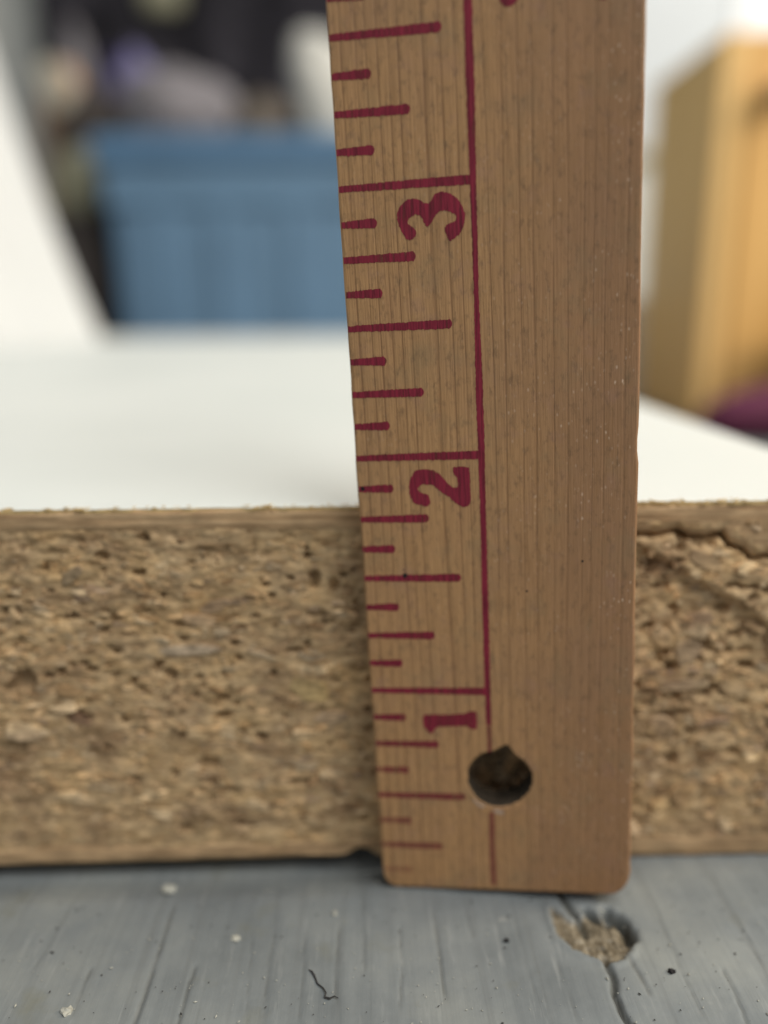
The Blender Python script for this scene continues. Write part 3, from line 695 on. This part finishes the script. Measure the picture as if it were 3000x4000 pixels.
M['grey_cloth'] = plain('grey_cloth', (.22, .205, .215), .9, .1, .12, 25)
M['lavender'] = plain('lavender_cloth', (.20, .185, .34), .8, .2, .15, 25)
M['violet'] = plain('violet_cloth', (.035, .025, .10), .8, .2, .15, 25)
M['cream'] = plain('cream_cloth', (.46, .43, .35), .9, .1, .1, 25)
M['peach'] = plain('peach_cloth', (.52, .33, .20), .9, .1, .1, 25)
M['umber'] = plain('umber_cloth', (.07, .058, .05), .9, .1, .2, 25)
M['olive'] = plain('olive_cloth', (.27, .26, .18), .9, .1, .15, 25)
M['dark'] = plain('black_cloth', (.028, .026, .031), .9, .1, .6, 16)
M['offwhite'] = plain('offwhite_cloth', (.60, .59, .54), .9, .1, .08, 25)
M['taupe'] = plain('taupe_cloth', (.16, .135, .11), .9, .1, .2, 25)
L0 = 256.3
crumple('folded_cloth', (-222, 1075, L0), (74, 50, 52), M['grey_cloth'], 3, 'blurred pale grey cloth heaped on the blue tote lid', 'cloth', .22)
crumple('folded_cloth', (-124, 1090, L0), (44, 40, 38), M['taupe'], 4, 'blurred taupe cloth on the blue tote between grey and white cloths', 'cloth', .22)
crumple('folded_cloth', (-38, 1075, L0), (44, 38, 84), M['offwhite'], 8, 'blurred off white cloth peaking beside the yardstick on the tote', 'cloth', .2).rotation_euler = (0, -.42, 0)
# lower box left of the tote carries the left-hand heap
M['card'] = plain('shade_cardboard', (.05, .044, .042), .9, .1, .2, 20)  # dark colour stands in for the shadow left of the tote
box2 = link('carton', bbox_mesh('carton', -470, -318, 1040, 1240, .3, 178, 3), M['card']); tag(box2, 'blurred carton coloured dark for the shade left of the blue tote', 'carton')
crumple('folded_cloth', (-345, 1090, 178.5), (42, 40, 52), M['olive'], 12, 'blurred olive cloth on the carton left of the blue tote', 'cloth', .18)
crumple('folded_cloth', (-345, 1150, 178.5), (62, 45, 105), M['umber'], 14, 'blurred dark brown cloth heaped behind the olive cloth', 'cloth', .2)
crumple('folded_cloth', (-392, 1200, 178.5), (40, 40, 128), M['peach'], 17, 'blurred peach coloured cloth at the far left of the heap', 'cloth', .2)
def panel(name, c, w, t_, h, rot, mat, label, cat):
    o = link(name, bbox_mesh(name, -w / 2, w / 2, -t_ / 2, t_ / 2, 0, h, min(1.5, t_ / 4)), mat); o.location = Vector(c) * MM; o.rotation_euler = rot; return tag(o, label, cat)
panel('paper_bag', (-345, 1140, 266), 26, 16, 112, (0, -.5, 0), M['cream'], 'blurred cream paper bag leaning left of the lavender cloth', 'bag')
panel('folder', (-322, 1210, L0 + .2), 12, 60, 130, (0, -.05, 0), M['violet'], 'blurred dark violet folder standing left of the lavender cloth', 'folder')
panel('folder', (-262, 1225, L0 + .2), 14, 60, 105, (0, .06, 0), M['violet'], 'blurred dark violet folder standing right of the lavender cloth', 'folder')
crumple('folded_cloth', (-300, 1190, L0), (34, 28, 86), M['lavender'], 22, 'blurred lavender cloth standing on the left end of the tote lid', 'cloth', .2)

# black garments hanging behind the tote
def drape(name, x0, x1, y, z0, z1, mat, label, cat, seed, amp=14, thick=10):
    xs = np.linspace(x0, x1, 90); zs = np.linspace(z0, z1, 24); X, Z = np.meshgrid(xs, zs)
    Yf = y + amp * np.sin(X / 17 + 2 * vnoise(Z / 120, X / 200, seed)) * (.6 + .4 * vnoise(X / 60, Z / 150, seed + 2))
    nrow, ncol = X.shape
    f = [(x * 1, yy, z) for x, yy, z in zip(X.ravel(), Yf.ravel(), Z.ravel())]
    b = [(x, yy + thick, z) for x, yy, z in f]; n = len(f); F = []
    for i in range(nrow - 1):
        for j in range(ncol - 1):
            a = i * ncol + j; F.append((a, a + 1, a + ncol + 1, a + ncol)); F.append((n + a, n + a + ncol, n + a + ncol + 1, n + a + 1))
    loop = [j for j in range(ncol)] + [i * ncol + ncol - 1 for i in range(1, nrow)] + [(nrow - 1) * ncol + j for j in range(ncol - 2, -1, -1)] + [i * ncol for i in range(nrow - 2, 0, -1)]
    for a, b_ in zip(loop, loop[1:] + loop[:1]): F.append((a, n + a, n + b_, b_))
    o = link(name, pmesh(name, f + b, F), mat, smooth=True); return tag(o, label, cat)
drape('dark_curtain', -495, 150, 1400, 2, 900, M['dark'], 'blurred black cloth hanging behind the blue tote', 'curtain', 3)
crumple('folded_cloth', (-300, 1378, 497), (32, 20, 40), M['olive'], 31, 'blurred pale olive bundle near the top of the black cloth', 'cloth', .2)

for (x, y, z, r_, m, sd, lab) in ((-150, 1250, L0, (40, 24, 62), 'dark', 51, 'blurred black bundle behind the grey and taupe cloths'), (-255, 1120, L0 + 30, (18, 14, 30), 'offwhite', 53, 'small blurred white scrap on top of the grey cloth'),
        (-395, 1260, 300, (26, 20, 58), 'grey_cloth', 55, 'blurred grey scrap above the peach cloth at far left')):
    if 'far left' in lab: z = 178.5; r_ = (26, 20, 176)
    crumple('bundle' if m == 'dark' else 'cloth_scrap', (x, y, z), r_, M[m], sd, lab, 'bundle' if m == 'dark' else 'cloth', .25)

# room wall with a dado rail, and a white door panel on the right
def wallmat(name, c): return plain(name, c, .8, .2, .03, 6)
M['wall'] = wallmat('cream_wall_paint', (.66, .655, .60)); M['wall_up'] = wallmat('pale_grey_wall_paint', (.60, .62, .62)); M['rail'] = wallmat('tan_rail', (.46, .38, .22)); M['door'] = wallmat('white_gloss', (.86, .86, .84))
w = link('wall_back', bbox_mesh('wall_back', -2400, 2400, 1560, 1640, -5, 2300), M['wall']); w['kind'] = 'structure'; w['label'] = 'pale room wall behind everything'
up_ = link('upper_wall_panel', bbox_mesh('upper_wall_panel', 250, 640, 1552, 1561, 330, 2250, 1), M['wall_up'], w)
rl = link('dado_rail', bbox_mesh('dado_rail', 250, 1600, 1540, 1561, 318, 330, 2), M['rail'], w)
dr = link('door_panel', bbox_mesh('door_panel', 640.5, 1600, 1545, 1561, 331, 2200, 3), M['door'], w)

# wooden box on the right: framed front, inset panel, knob
def mat_pine():
    t = NT('honey_pine'); g = t.noise(t.coord((60, 60, 6)), 1.0, 4, .6, .4)
    t.col(t.ramp(g, [(.3, (.56, .32, .10)), (.7, (.68, .42, .15))])); t.rough(.42, .45); return t.m
M['pine'] = mat_pine()
def mat_side():
    t = NT('tan_wood'); g = t.noise(t.coord((60, 60, 6)), 1.0, 4, .6, .4)
    t.col(t.ramp(g, [(.3, (.64, .42, .165)), (.7, (.74, .50, .21))])); t.rough(.5, .4); return t.m
M['tan'] = mat_side()
M['knob'] = plain('dark_knob', (.06, .03, .015), .4, .4, .2, 40)
cab = empty('wooden_cabinet', (270, 450, 0)); cab.scale = (.9, .9, .94); tag(cab, 'blurred honey coloured wooden cabinet beyond the right edge of the slab', 'cabinet')
def cp(name, me, mat, sm=False):
    o = link(name, me, mat, cab, sm); o.location = (-300 * MM, -500 * MM, 0); return o
cp('carcass', bbox_mesh('carcass', 202, 420, 506, 616, .3, 210, 1.2), M['tan'])
cp('face_frame', bbox_mesh('face_frame', 201, 214, 498, 505.5, .3, 209, 1), M['tan'])
cp('face_frame', bbox_mesh('face_frame', 408, 421, 498, 505.5, .3, 209, 1), M['tan'])
cp('face_frame', bbox_mesh('face_frame', 214.3, 407.7, 498.5, 505.5, 186, 209, 1), M['pine'])
cp('door', bbox_mesh('door', 214.5, 407.5, 496, 505.5, 4, 185.5, 1.5), M['pine'])
bm = bmesh.new(); bmesh.ops.create_uvsphere(bm, u_segments=20, v_segments=12, radius=7 * MM)
me = bpy.data.meshes.new('knob'); bm.to_mesh(me); bm.free(); kn = cp('knob', me, M['knob'], True); kn.location = ((229 - 300) * MM, (489 - 500) * MM, 176 * MM)
# maroon cloth and a slate bundle at the cabinet's foot
M['maroon'] = plain('maroon_cloth', (.11, .028, .062), .85, .2, .15, 40)
M['slate'] = plain('slate_cloth', (.10, .105, .125), .85, .2, .15, 40)
crumple('folded_cloth', (226, 398, .3), (62, 28, 18), M['maroon'], 41, 'blurred maroon cloth at the foot of the wooden cabinet', 'cloth', .12)
crumple('bundle', (238, 424, 14), (24, 12, 33), M['slate'], 43, 'blurred slate grey bundle resting on the maroon cloth', 'bundle', .15)

cw = link('white_carton', bbox_mesh('white_carton', 108, 320, 566, 720, .3, 70, 2), M['door']); tag(cw, 'blurred low white carton behind the wooden cabinet', 'carton')
